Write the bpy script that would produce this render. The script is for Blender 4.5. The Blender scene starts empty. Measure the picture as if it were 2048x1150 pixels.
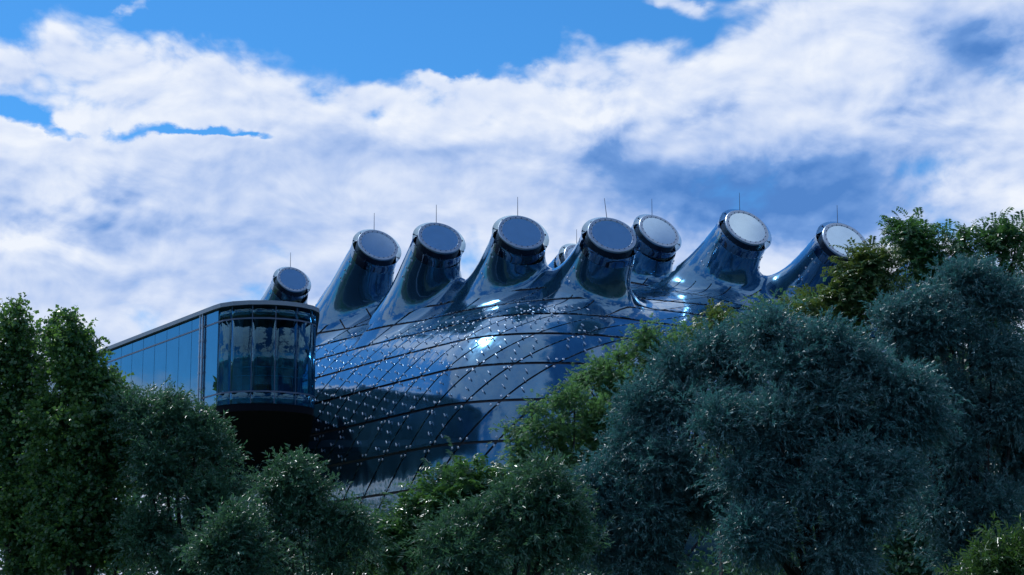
import bpy, math
import numpy as np
from mathutils import Vector
from mathutils.geometry import tessellate_polygon

# ------------------------------------------------------------------ camera
rad = math.radians
FPX = 3822.0                       # focal length in photo pixels (photo 2048 x 1150)
PITCH = rad(10.0)
CAM = np.array([0.0, 0.0, 2.0])
FW = np.array([0, math.cos(PITCH), math.sin(PITCH)])
UP = np.array([0, -math.sin(PITCH), math.cos(PITCH)])
RT = np.array([1.0, 0, 0])
scene = bpy.context.scene
col = scene.collection
cam_d = bpy.data.cameras.new('camera')
cam_d.sensor_width = 36.0
cam_d.lens = 36.0 * FPX / 2048.0
cam_d.clip_end = 10000
cam = bpy.data.objects.new('camera', cam_d)
cam.location = CAM
cam.rotation_euler = (math.pi / 2 + PITCH, 0, 0)
col.objects.link(cam)
scene.camera = cam
scene.render.resolution_x, scene.render.resolution_y = 1024, 575


def ray(px, py):
    d = RT * ((px - 1024) / FPX) + UP * ((575 - py) / FPX) + FW
    return d


def at(px, py, y):                 # the point on that pixel's ray at ground distance y
    d = ray(px, py)
    return CAM + d * (y / d[1])


def azel(px, py):
    d = ray(px, py)
    d = d / np.linalg.norm(d)
    return math.atan2(d[0], d[1]), math.asin(d[2])


# ------------------------------------------------------------------ node helper
class NB:
    def __init__(self, tree):
        self.t = tree
        self.n = tree.nodes
        self.l = tree.links

    def put(self, sock, v):
        if v is None:
            return
        if hasattr(v, 'is_linked') or isinstance(v, bpy.types.NodeSocket):
            self.l.new(v, sock)
        else:
            sock.default_value = v

    def m(self, op, a, b=None, c=None, clamp=False):
        n = self.n.new('ShaderNodeMath')
        n.operation = op
        n.use_clamp = clamp
        for i, v in enumerate((a, b, c)):
            self.put(n.inputs[i], v)
        return n.outputs[0]

    def vm(self, op, a, b=None):
        n = self.n.new('ShaderNodeVectorMath')
        n.operation = op
        self.put(n.inputs[0], a)
        if b is not None:
            self.put(n.inputs[1], b)
        return n.outputs[0]

    def noise(self, vec, scale, detail=6, rough=0.55, dist=0.0, lac=2.0):
        n = self.n.new('ShaderNodeTexNoise')
        self.put(n.inputs['Vector'], vec)
        n.inputs['Scale'].default_value = scale
        n.inputs['Detail'].default_value = detail
        n.inputs['Roughness'].default_value = rough
        n.inputs['Lacunarity'].default_value = lac
        n.inputs['Distortion'].default_value = dist
        return n.outputs[0]

    def smooth(self, v, a, b, lo=0.0, hi=1.0):
        n = self.n.new('ShaderNodeMapRange')
        n.interpolation_type = 'SMOOTHSTEP'
        self.put(n.inputs[0], v)
        for i, q in ((1, a), (2, b), (3, lo), (4, hi)):
            self.put(n.inputs[i], q)
        return n.outputs[0]

    def ramp(self, v, stops, interp='LINEAR'):
        n = self.n.new('ShaderNodeValToRGB')
        n.color_ramp.interpolation = interp
        e = n.color_ramp.elements
        while len(e) < len(stops):
            e.new(0.5)
        for k, (p, c) in enumerate(stops):
            e[k].position = p
            e[k].color = (*c, 1)
        self.put(n.inputs[0], v)
        return n.outputs[0]

    def mix(self, f, a, b, mode='MIX'):
        n = self.n.new('ShaderNodeMix')
        n.data_type = 'RGBA'
        n.blend_type = mode
        n.clamp_factor = True
        self.put(n.inputs[0], f)
        self.put(n.inputs[6], a)
        self.put(n.inputs[7], b)
        return n.outputs[2]


# ------------------------------------------------------------------ sky
SUN_AZ, SUN_EL = rad(-42), rad(52)           # behind the museum, to the left
SUN_DIR = np.array([math.sin(SUN_AZ) * math.cos(SUN_EL), math.cos(SUN_AZ) * math.cos(SUN_EL), math.sin(SUN_EL)])
world = bpy.data.worlds.new('World')
scene.world = world
world.use_nodes = True
wt = world.node_tree
wt.nodes.clear()
b = NB(wt)
tc = wt.nodes.new('ShaderNodeTexCoord').outputs['Generated']
sky = wt.nodes.new('ShaderNodeTexSky')
sky.sky_type = 'NISHITA'
sky.sun_disc = False
sky.sun_elevation = SUN_EL
sky.sun_rotation = SUN_AZ
sky.air_density, sky.dust_density, sky.ozone_density = 1.0, 0.3, 2.0
sep = wt.nodes.new('ShaderNodeSeparateXYZ')
b.put(sep.inputs[0], tc)
X, Y, Z = sep.outputs
AZ = b.m('ARCTAN2', X, Y)
EL = b.m('ARCSINE', Z)
P = b.vm('MULTIPLY', tc, (1.0, 1.0, 1.55))

wn = wt.nodes.new('ShaderNodeTexNoise')
b.put(wn.inputs['Vector'], P)
wn.inputs['Scale'].default_value = 20.0
wn.inputs['Detail'].default_value = 7.0
wn.inputs['Roughness'].default_value = 0.55
wsep = wt.nodes.new('ShaderNodeSeparateColor')
b.put(wsep.inputs[0], wn.outputs['Color'])
AZW = b.m('MULTIPLY_ADD', b.m('SUBTRACT', wsep.outputs[0], 0.5), 0.10, AZ)      # ragged outlines
ELW = b.m('MULTIPLY_ADD', b.m('SUBTRACT', wsep.outputs[1], 0.5), 0.040, EL)


def gauss(px, py, rx, ry):
    a0, e0 = azel(px, py)
    u = b.m('DIVIDE', b.m('SUBTRACT', AZW, a0), rx / FPX)
    v = b.m('DIVIDE', b.m('SUBTRACT', ELW, e0), ry / FPX)
    q = b.m('ADD', b.m('MULTIPLY', u, u), b.m('MULTIPLY', v, v))
    return b.m('EXPONENT', b.m('MULTIPLY', q, -1.0))


def gsum(items):
    tot = None
    for (px, py, rx, ry, amp) in items:
        g = b.m('MULTIPLY', gauss(px, py, rx, ry), amp)
        tot = g if tot is None else b.m('ADD', tot, g)
    return tot


# upper edge of the cloud bank, as elevation over azimuth
edge_px = [(0, 112), (110, 100), (220, 128), (350, 155), (450, 160), (560, 172), (640, 170), (662, 185), (690, 160), (780, 156),
           (860, 160), (960, 150), (1040, 138), (1130, 124), (1240, 118), (1290, 100), (1340, 76), (1420, 44), (1500, 0), (1560, -60), (1700, -160)]
cur = wt.nodes.new('ShaderNodeFloatCurve')
cm = cur.mapping
pts = [(-1.0, rad(17)), (-0.75, rad(24)), (-0.5, rad(15)), (-0.36, rad(19))]
pts += [azel(*p) for p in edge_px]
pts += [(0.3, rad(26)), (0.5, rad(40)), (0.8, rad(34)), (1.0, rad(17))]
pts = [((a + 1.0) / 2.0, e) for a, e in pts]
c0 = cm.curves[0]
while len(c0.points) < len(pts):
    c0.points.new(0.5, 0.5)
for q, (a, e) in zip(c0.points, pts):
    q.location = (min(max(a, 0), 1), e)
    q.handle_type = 'VECTOR'
cm.update()
b.put(cur.inputs['Value'], b.m('MULTIPLY_ADD', AZ, 0.5, 0.5, clamp=True))
VB = cur.outputs[0]
covb = b.m('MULTIPLY', b.m('SUBTRACT', VB, ELW), 9.0)
covb = b.m('MINIMUM', b.m('MAXIMUM', covb, -0.34), 0.34)
# away from the view: patchy cloud, its gaps and banks shaped for the reflections
lown = b.noise(P, 2.7, 2, 0.5)
patchy = b.m('MULTIPLY_ADD', b.m('SUBTRACT', lown, 0.46), 1.6, b.m('MULTIPLY', b.m('MULTIPLY_ADD', b.m('ABSOLUTE', b.m('SUBTRACT', X, 0.25)), 2.4, -0.50), b.smooth(EL, 0.5, 0.95)))
wfar = b.m('MAXIMUM', b.smooth(EL, 0.40, 0.62), b.smooth(b.m('ABSOLUTE', AZ), 0.62, 1.0))
cov = b.m('ADD', b.m('MULTIPLY', covb, b.m('SUBTRACT', 1.0, wfar)), b.m('MULTIPLY', patchy, wfar))
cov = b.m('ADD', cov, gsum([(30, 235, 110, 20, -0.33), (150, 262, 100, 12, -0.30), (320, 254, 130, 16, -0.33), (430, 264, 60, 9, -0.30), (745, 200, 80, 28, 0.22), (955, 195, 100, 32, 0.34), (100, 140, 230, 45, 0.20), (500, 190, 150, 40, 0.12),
                            (215, 24, 44, 16, 0.27), (930, 160, 60, 14, 0.2), (175, 240, 70, 12, 0.22), (80, 266, 40, 9, 0.2),
                            (1330, 14, 60, 18, 0.22), (1090, 150, 60, 14, 0.12), (850, 46, 10, 7, 0.3), (1550, 385, 190, 50, -0.12), (1650, -450, 750, 420, 0.25)]))  # last term: unseen cloud added above the view for white roof reflections
nbig = b.noise(P, 6.0, 10, 0.48, 0.3)


def billow(vec):
    warp = b.n.new('ShaderNodeTexNoise')
    b.put(warp.inputs['Vector'], vec)
    warp.inputs['Scale'].default_value = 14.0
    warp.inputs['Detail'].default_value = 3.0
    v2 = b.vm('ADD', vec, b.vm('MULTIPLY', b.vm('SUBTRACT', warp.outputs['Color'], (0.5, 0.5, 0.5)), (0.035, 0.035, 0.035)))
    n = b.n.new('ShaderNodeTexVoronoi')
    n.feature = 'F1'
    b.put(n.inputs['Vector'], v2)
    n.inputs['Scale'].default_value = 17.0
    n.inputs['Detail'].default_value = 2.0
    n.inputs['Roughness'].default_value = 0.5
    n.inputs['Lacunarity'].default_value = 2.3
    f = b.noise(vec, 19.0, 9, 0.55, 0.4)
    return b.m('MULTIPLY_ADD', n.outputs['Distance'], -0.32, b.m('MULTIPLY_ADD', f, 0.85, 0.33))


nmid = billow(P)
tot = b.m('ADD', b.m('MULTIPLY_ADD', b.m('SUBTRACT', nbig, 0.5), 1.1, b.m('MULTIPLY', b.m('SUBTRACT', nmid, 0.5), 0.75)), cov)
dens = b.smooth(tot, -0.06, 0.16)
# light on the cloud: compare with the cloud a little way towards the sun
tang = np.array([-0.45, 0.1, 0.85])
off = tuple(float(v) for v in tang * 0.016)
off2 = tuple(float(v) for v in tang * 0.0075)
nbig2 = b.noise(b.vm('ADD', P, off), 6.0, 10, 0.48, 0.3)
nmid2 = billow(b.vm('ADD', P, off2))
lit = b.m('ADD', b.m('MULTIPLY', b.m('SUBTRACT', nbig, nbig2), 1.5), b.m('MULTIPLY', b.m('SUBTRACT', nmid, nmid2), 1.1))
puff = gsum([(1220, 260, 110, 70, 1.0), (1450, 220, 80, 50, 0.5), (170, 400, 150, 60, 0.8), (90, 480, 110, 45, 0.8), (1800, 210, 90, 60, 0.8), (1960, 350, 120, 60, 0.5), (1990, 90, 60, 50, 0.6)])
lit = b.m('MULTIPLY', lit, b.m('MULTIPLY_ADD', puff, 1.0, 1.05))
soft = b.m('SUBTRACT', b.noise(b.vm('ADD', P, (3.1, 1.7, 0.4)), 5.0, 5, 0.5), 0.5)
shade = gsum([(1500, 385, 260, 70, -1.05), (1240, 320, 90, 60, -0.30), (1930, 90, 130, 70, -0.50), (1450, 205, 40, 40, -0.32), (1800, 330, 220, 70, -0.22),
              (950, 295, 260, 34, -0.24), (360, 465, 210, 30, -0.30), (40, 420, 110, 40, -0.24), (640, 560, 160, 45, -0.26), (300, 560, 260, 40, -0.12),
              (1640, 465, 260, 50, -0.50), (1700, 130, 200, 70, 0.10), (560, 180, 260, 40, 0.10), (850, 235, 260, 40, 0.10), (1200, 250, 60, 45, 0.12), (120, 500, 90, 40, 0.12),
              (1980, 390, 110, 40, 0.16)])
thick = b.m('MULTIPLY', b.smooth(tot, 0.12, 0.62), -0.13)
val = b.m('ADD', b.m('ADD', b.m('ADD', b.m('ADD', 0.80, lit), b.m('MULTIPLY', soft, 0.55)), shade), thick, clamp=True)
S = 10.0
ccol = b.ramp(val, [(0.0, (0.085, 0.235, 0.60)), (0.25, (0.17, 0.34, 0.72)), (0.52, (0.42, 0.56, 0.87)), (0.78, (0.68, 0.77, 0.96)), (1.0, (0.86, 0.91, 1.0))])
ccol = b.vm('SCALE', ccol)
ccol.node.inputs['Scale'].default_value = S
bluesky = b.mix(1.0, sky.outputs[0], (0.28, 0.80, 1.26, 1), 'MULTIPLY')
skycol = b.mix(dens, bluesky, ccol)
bg = wt.nodes.new('ShaderNodeBackground')
b.put(bg.inputs[0], skycol)
bg.inputs[1].default_value = 1.0 / S
wo = wt.nodes.new('ShaderNodeOutputWorld')
wt.links.new(bg.outputs[0], wo.inputs[0])
world.cycles.sampling_method = 'MANUAL'
world.cycles.sample_map_resolution = 512

sun_d = bpy.data.lights.new('sun', 'SUN')
sun_d.energy = 3.2
sun_d.angle = rad(0.53)
sun_d.color = (0.96, 0.98, 1.0)
sun = bpy.data.objects.new('sun', sun_d)
sun.rotation_euler = Vector(-SUN_DIR).to_track_quat('-Z', 'Y').to_euler()
col.objects.link(sun)

vs = scene.view_settings
vs.view_transform = 'Standard'
vs.look = 'None'
vs.exposure = 0.0
vs.gamma = 1.0
scene.cycles.max_bounces = 10
scene.cycles.transparent_max_bounces = 16
scene.cycles.sample_clamp_indirect = 6.0
scene.cycles.use_denoising = True


# ------------------------------------------------------------------ materials
def mat(name):
    m = bpy.data.materials.new(name)
    m.use_nodes = True
    t = m.node_tree
    t.nodes.clear()
    o = t.nodes.new('ShaderNodeOutputMaterial')
    return m, NB(t), o


def principled(name, color, rough=0.5, metal=0.0, coat=0.0, spec=0.5, noise=None, bump=None):
    m, b, o = mat(name)
    p = b.n.new('ShaderNodeBsdfPrincipled')
    p.inputs['Base Color'].default_value = (*color, 1)
    p.inputs['Roughness'].default_value = rough
    p.inputs['Metallic'].default_value = metal
    p.inputs['Coat Weight'].default_value = coat
    p.inputs['Coat Roughness'].default_value = 0.02
    p.inputs['Specular IOR Level'].default_value = spec
    tcn = b.n.new('ShaderNodeTexCoord').outputs['Object']
    if noise:
        s, amt = noise
        nz = b.noise(tcn, s, 5, 0.6)
        f = b.m('MULTIPLY_ADD', b.m('SUBTRACT', nz, 0.5), amt * 2, 1.0)
        v = b.vm('SCALE', (*color,))
        b.put(v.node.inputs['Scale'], f)
        b.put(p.inputs['Base Color'], v)
    if bump:
        s, st, dist = bump
        bn = b.n.new('ShaderNodeBump')
        bn.inputs['Strength'].default_value = st
        bn.inputs['Distance'].default_value = dist
        b.put(bn.inputs['Height'], b.noise(tcn, s, 3, 0.5))
        b.put(p.inputs['Normal'], bn.outputs[0])
        b.put(p.inputs['Coat Normal'], bn.outputs[0])
    b.l.new(p.outputs[0], o.inputs[0])
    return m


M = {}
# blue acrylic: a tinted reflective sheet, gently wavy, with dust streaks
m, b2, o = mat('blue_acrylic')
p = b2.n.new('ShaderNodeBsdfPrincipled')
geo = b2.n.new('ShaderNodeNewGeometry')
pos = geo.outputs['Position']
oi = b2.n.new('ShaderNodeObjectInfo')
pcomb = b2.n.new('ShaderNodeCombineXYZ')
b2.put(pcomb.inputs[0], b2.m('MULTIPLY', oi.outputs['Random'], 61.0))
panel_off = pcomb.outputs[0]
dust = b2.noise(b2.vm('MULTIPLY', pos, (0.8, 0.8, 0.25)), 1.6, 5, 0.6)
basec = b2.ramp(dust, [(0.3, (0.036, 0.134, 0.228)), (0.7, (0.070, 0.182, 0.285))])
hv = b2.n.new('ShaderNodeHueSaturation')
b2.put(hv.inputs['Value'], b2.m('MULTIPLY_ADD', oi.outputs['Random'], 0.24, 0.88))
b2.put(hv.inputs['Color'], basec)
b2.put(p.inputs['Base Color'], hv.outputs[0])
p.inputs['Metallic'].default_value = 0.70
b2.put(p.inputs['Roughness'], b2.smooth(dust, 0.30, 0.75, 0.07, 0.21))
p.inputs['Coat Weight'].default_value = 1.0
p.inputs['Coat Roughness'].default_value = 0.03
p.inputs['Coat IOR'].default_value = 1.49
p.inputs['Coat Tint'].default_value = (0.62, 0.86, 1.0, 1)
bn = b2.n.new('ShaderNodeBump')
bn.inputs['Strength'].default_value = 1.0
bn.inputs['Distance'].default_value = 0.022
b2.put(bn.inputs['Height'], b2.noise(b2.vm('ADD', b2.vm('MULTIPLY', pos, (1, 1, 0.7)), panel_off), 0.8, 2, 0.5))
b2.put(p.inputs['Normal'], bn.outputs[0])
b2.put(p.inputs['Coat Normal'], bn.outputs[0])
b2.l.new(p.outputs[0], o.inputs[0])
M['skin'] = m
M['backing'] = principled('dark_backing', (0.004, 0.008, 0.02), 0.6)
M['dark'] = principled('dark_drum', (0.006, 0.012, 0.028), 0.35, spec=0.4, noise=(3, 0.3))
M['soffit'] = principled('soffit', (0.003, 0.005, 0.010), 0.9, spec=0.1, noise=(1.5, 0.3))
M['steel'] = principled('brushed_steel', (0.34, 0.42, 0.54), 0.32, metal=0.9, noise=(6, 0.15))
M['collar'] = principled('collar_steel', (0.34, 0.43, 0.54), 0.38, metal=0.8, noise=(4, 0.25))
M['pin'] = principled('pin_steel', (0.29, 0.38, 0.50), 0.42, metal=0.9)
M['dot'] = principled('fixing_plate', (0.34, 0.43, 0.56), 0.5, metal=0.4)
M['rod'] = principled('rod', (0.05, 0.08, 0.14), 0.4, metal=0.6)
M['roofcap'] = principled('roof_cap', (0.17, 0.23, 0.31), 0.55, metal=0.3, noise=(1.2, 0.2))
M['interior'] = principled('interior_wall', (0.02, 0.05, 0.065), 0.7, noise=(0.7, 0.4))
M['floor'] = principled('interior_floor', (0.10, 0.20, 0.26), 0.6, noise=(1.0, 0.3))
M['rail'] = principled('handrail', (0.5, 0.62, 0.7), 0.3, metal=0.8)
M['curtain'] = principled('curtain', (0.30, 0.50, 0.54), 0.8, noise=(2.0, 0.3))
M['ground'] = principled('ground_grass', (0.035, 0.05, 0.028), 0.9, noise=(0.2, 0.5))
M['water'] = principled('river_water', (0.012, 0.03, 0.03), 0.08, spec=0.5, bump=(1.5, 0.4, 0.05))
M['bark'] = principled('bark', (0.016, 0.018, 0.02), 0.9, noise=(9, 0.5))


def glass(name, tint, gloss, f0, fres=1.0, rough=0.0):
    m, b, o = mat(name)
    tr = b.n.new('ShaderNodeBsdfTransparent')
    tr.inputs[0].default_value = (*tint, 1)
    g = b.n.new('ShaderNodeBsdfGlossy')
    g.inputs['Color'].default_value = (*gloss, 1)
    g.inputs['Roughness'].default_value = rough
    lw = b.n.new('ShaderNodeLayerWeight')
    lw.inputs[0].default_value = 0.35
    tcn = b.n.new('ShaderNodeTexCoord').outputs['Object']
    dirt = b.noise(tcn, 1.1, 5, 0.6)
    f = b.m('ADD', b.m('MULTIPLY_ADD', lw.outputs[1], fres * (1 - f0), f0), b.m('MULTIPLY', b.m('SUBTRACT', dirt, 0.5), 0.10), clamp=True)
    mx = b.n.new('ShaderNodeMixShader')
    b.put(mx.inputs[0], f)
    b.l.new(tr.outputs[0], mx.inputs[1])
    b.l.new(g.outputs[0], mx.inputs[2])
    b.l.new(mx.outputs[0], o.inputs[0])
    return m


M['glass'] = glass('gallery_glass', (0.11, 0.36, 0.48), (0.40, 0.58, 0.72), 0.28, 0.45)
M['nose'] = glass('nose_glass', (0.22, 0.56, 0.68), (0.22, 0.46, 0.62), 0.10, 0.45)
M['lip'] = glass('acrylic_lip', (0.62, 0.83, 0.95), (0.55, 0.75, 1.0), 0.06, 0.8)
M['disc'] = principled('disc_glass', (0.50, 0.66, 0.78), 0.055, metal=0.85, noise=(2, 0.12))


def leafmat(name, cols, transl=0.25, rough=0.35, spec=0.5, tcol=(0.10, 0.16, 0.02)):
    m, b, o = mat(name)
    geo = b.n.new('ShaderNodeNewGeometry')
    rnd = geo.outputs['Random Per Island']
    n = b.noise(geo.outputs['Position'], 0.7, 3, 0.5)
    f = b.m('ADD', b.m('MULTIPLY', rnd, 0.6), b.m('MULTIPLY', b.m('SUBTRACT', n, 0.3), 1.0))
    k = len(cols)
    c = b.ramp(f, [(0.1 + 0.8 * i / max(1, k - 1), q) for i, q in enumerate(cols)])
    p = b.n.new('ShaderNodeBsdfPrincipled')
    b.put(p.inputs['Base Color'], c)
    p.inputs['Roughness'].default_value = rough
    p.inputs['Specular IOR Level'].default_value = spec
    t = b.n.new('ShaderNodeBsdfTranslucent')
    t.inputs[0].default_value = (*tcol, 1)
    mx = b.n.new('ShaderNodeMixShader')
    mx.inputs[0].default_value = transl
    b.l.new(p.outputs[0], mx.inputs[1])
    b.l.new(t.outputs[0], mx.inputs[2])
    b.l.new(mx.outputs[0], o.inputs[0])
    return m


# ------------------------------------------------------------------ object helpers
def mesh_obj(name, V, Fc, material, parent=None, normals=None, smooth=False):
    V = np.asarray(V, np.float32)
    me = bpy.data.meshes.new(name)
    if isinstance(Fc, np.ndarray):
        k = Fc.shape[1]
        me.vertices.add(len(V))
        me.vertices.foreach_set('co', V.ravel())
        me.loops.add(Fc.size)
        me.loops.foreach_set('vertex_index', Fc.astype(np.int32).ravel())
        me.polygons.add(len(Fc))
        me.polygons.foreach_set('loop_start', np.arange(0, Fc.size, k, dtype=np.int32))
        me.update(calc_edges=True)
        me.validate()
    else:
        me.from_pydata([tuple(map(float, v)) for v in V], [], [tuple(int(i) for i in f) for f in Fc])
    if smooth or normals is not None:
        me.polygons.foreach_set('use_smooth', np.ones(len(me.polygons), bool))
    if normals is not None:
        me.normals_split_custom_set_from_vertices([tuple(n) for n in np.asarray(normals, float)])
    me.materials.append(material)
    o = bpy.data.objects.new(name, me)
    col.objects.link(o)
    if parent is not None:
        o.parent = parent
    return o


def link_copy(name, src_mesh, parent, matrix):
    o = bpy.data.objects.new(name, src_mesh)
    col.objects.link(o)
    o.parent = parent
    o.matrix_local = matrix
    return o


def empty(name, loc=(0, 0, 0)):
    o = bpy.data.objects.new(name, None)
    o.empty_display_size = 0.5
    o.location = tuple(float(v) for v in loc)
    col.objects.link(o)
    return o


def tag(o, label, cat, group=None):
    o['label'] = label
    o['category'] = cat
    if group:
        o['group'] = group


def norm(v):
    v = np.asarray(v, float)
    return v / np.maximum(np.linalg.norm(v, axis=-1, keepdims=True), 1e-9)


def frame(n):
    n = norm(n)
    u = np.cross(n, [0, 0, 1.0])
    if np.linalg.norm(u) < 1e-3:
        u = np.array([1.0, 0, 0])
    u = norm(u)
    return u, np.cross(n, u), n


class MB:                                  # collects simple solids into one mesh
    def __init__(self):
        self.v, self.f, self.k = [], [], 0

    def add(self, V, Fc):
        self.v.append(np.asarray(V, float))
        self.f += [tuple(i + self.k for i in f) for f in Fc]
        self.k += len(V)

    def rings(self, rings, cap0=True, cap1=True, closed=True):
        n = len(rings[0])
        V = np.concatenate(rings)
        Fc = []
        for r in range(len(rings) - 1):
            for i in range(n if closed else n - 1):
                j = (i + 1) % n
                Fc.append((r * n + i, r * n + j, (r + 1) * n + j, (r + 1) * n + i))
        if cap0:
            Fc.append(tuple(range(n - 1, -1, -1)))
        if cap1:
            Fc.append(tuple((len(rings) - 1) * n + i for i in range(n)))
        self.add(V, Fc)

    def tube(self, path, radii, n=6, cap=True):
        path = np.asarray(path, float)
        rings = []
        for i in range(len(path)):
            t = norm(path[min(i + 1, len(path) - 1)] - path[max(i - 1, 0)])
            u, w, _ = frame(t)
            a = np.arange(n) * 2 * np.pi / n
            rings.append(path[i] + radii[i] * (np.cos(a)[:, None] * u + np.sin(a)[:, None] * w))
        self.rings(rings, cap, cap)

    def lathe(self, c, n_, prof, seg=32, cap0=False, cap1=False):   # prof: (height along n, radius)
        u, w, n_ = frame(n_)
        a = np.arange(seg) * 2 * np.pi / seg
        self.rings([c + h * n_ + r * (np.cos(a)[:, None] * u + np.sin(a)[:, None] * w) for h, r in prof], cap0, cap1)

    def box(self, c, u, v, w):               # half-extent vectors
        c, u, v, w = [np.asarray(q, float) for q in (c, u, v, w)]
        V = [c + sx * u + sy * v + sz * w for sz in (-1, 1) for sy in (-1, 1) for sx in (-1, 1)]
        self.add(V, [(0, 2, 3, 1), (4, 5, 7, 6), (0, 1, 5, 4), (2, 6, 7, 3), (0, 4, 6, 2), (1, 3, 7, 5)])

    def build(self, name, material, parent=None, smooth=False):
        return mesh_obj(name, np.concatenate(self.v), self.f, material, parent, smooth=smooth)


# ------------------------------------------------------------------ ground and river
g = mesh_obj('ground', [(-3000, -3000, 0), (3000, -3000, 0), (3000, 3000, 0), (-3000, 3000, 0)], [(0, 1, 2, 3)], M['ground'])
g['kind'] = 'structure'
g = mesh_obj('river', [(-900, 5, 0.004), (900, 5, 0.004), (900, 29, 0.004), (-900, 29, 0.004)], [(0, 1, 2, 3)], M['water'])
g['kind'] = 'structure'

# ------------------------------------------------------------------ the museum's skin as a distance field
A2 = norm(np.array([-0.46, 0.888]))
B2 = np.array([A2[1], -A2[0]])
KC = np.array([0.0, 82.0])
HA, HB, RC, RV = 28.0, 21.5, 9.0, 8.0
ZC = 9.0


def to_local(p):
    p = np.asarray(p, float)
    q = p[..., :2] - KC
    return np.stack([q @ A2, q @ B2, p[..., 2]], -1)


def to_world(q):
    q = np.asarray(q, float)
    xy = KC + q[..., :1] * A2 + q[..., 1:2] * B2
    return np.concatenate([xy, q[..., 2:3]], -1)


def dir_local(d):
    return np.array([d[:2] @ A2, d[:2] @ B2, d[2]])


def sstep(x, a, c):
    t = np.clip((x - a) / (c - a), 0, 1)
    return t * t * (3 - 2 * t)


SKEW = 0.32


def plan(q):
    ax = np.abs(q[..., 0] - SKEW * q[..., 1] - HA) - (HA - RC)
    bx = np.abs(q[..., 1] - HB) - (HB - RC)
    return np.hypot(np.maximum(ax, 0), np.maximum(bx, 0)) + np.minimum(np.maximum(ax, bx), 0) - RC


def body(q):
    d = plan(q)
    t = d + RV
    mm = 0.5 * (t + np.sqrt(t * t + 4.0))
    mm = mm - 0.0
    rz = 8.35 + 0.9 * sstep(-d, 3.0, 12.0) + 0.124 * np.clip(q[..., 0] + 0.4 * q[..., 1] - 8.0, -2, 30) + 0.05 * np.clip(q[..., 1] - 11.0, 0, 16)
    zz = q[..., 2] - ZC
    return (((mm / (RV + 0.12)) ** 2.45 + (np.abs(zz) / rz) ** 2.45) ** (1 / 2.45) - 1) * 8.3


# nozzles: disc centre in the photo, distance, disc radius in photo pixels, tilt of the disc, foreshortening
NOZ = [
    ('A', 586, 559, 123.0, 31, 22, 0.70),
    ('B', 756, 490, 106.5, 40, 22, 0.66),
    ('C', 880, 476, 99.0, 43, 17, 0.64),
    ('D', 1043, 465, 94.5, 46, 17, 0.66),
    ('E', 1224, 470, 91.5, 48, 20, 0.64),
    ('F', 1318, 462, 109.0, 42, 33, 0.58),
    ('G', 1494, 455, 102.5, 45, 33, 0.60),
    ('H', 1690, 482, 101.5, 46, 34, 0.62),
    ('I', 1166, 520, 118.0, 40, 33, 0.60),
    ('J', 1872, 524, 108.0, 42, 34, 0.60),
]
noz = []
for nm, px, py, D, rp, tilt, ratio in NOZ:
    c = at(px, py, D)
    v = norm(CAM - c)
    r_ = norm(np.cross([0, 0, 1.0], v))
    u_ = np.cross(v, r_)
    s_ = math.sqrt(1 - ratio * ratio)
    n_ = ratio * v + s_ * (math.sin(rad(tilt)) * r_ + math.cos(rad(tilt)) * u_)
    rc = rp * np.linalg.norm(c - CAM) / FPX
    noz.append(dict(name=nm, c=c, n=norm(n_), rc=rc, r0=rc * 1.22, cl=to_local(c), nl=dir_local(norm(n_))))
CUT = -0.90


def smin(a, c, k):
    h = np.maximum(k - np.abs(a - c), 0) / k
    return np.minimum(a, c) - h * h * k * 0.25


def nozf(q, z):
    d = q - z['cl']
    h = d @ z['nl']
    rr = np.sqrt(np.maximum((d * d).sum(-1) - h * h, 0))
    rad_ = z['r0'] + 0.10 * np.maximum(CUT - h, 0)
    f = rr - rad_
    low = -(6.0 if z['name'] in 'ABCDE' else 4.8) - h
    top = h - 1.6
    return np.maximum(np.maximum(f, low), top)


def field(q):
    f = body(q)
    for z in noz:
        f = smin(f, nozf(q, z), 2.0)
    return f


def grad(fn, q, e=0.02):
    g = np.zeros_like(q)
    for i in range(3):
        d = np.zeros(3)
        d[i] = e
        g[..., i] = fn(q + d) - fn(q - d)
    return g / (2 * e)


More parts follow.
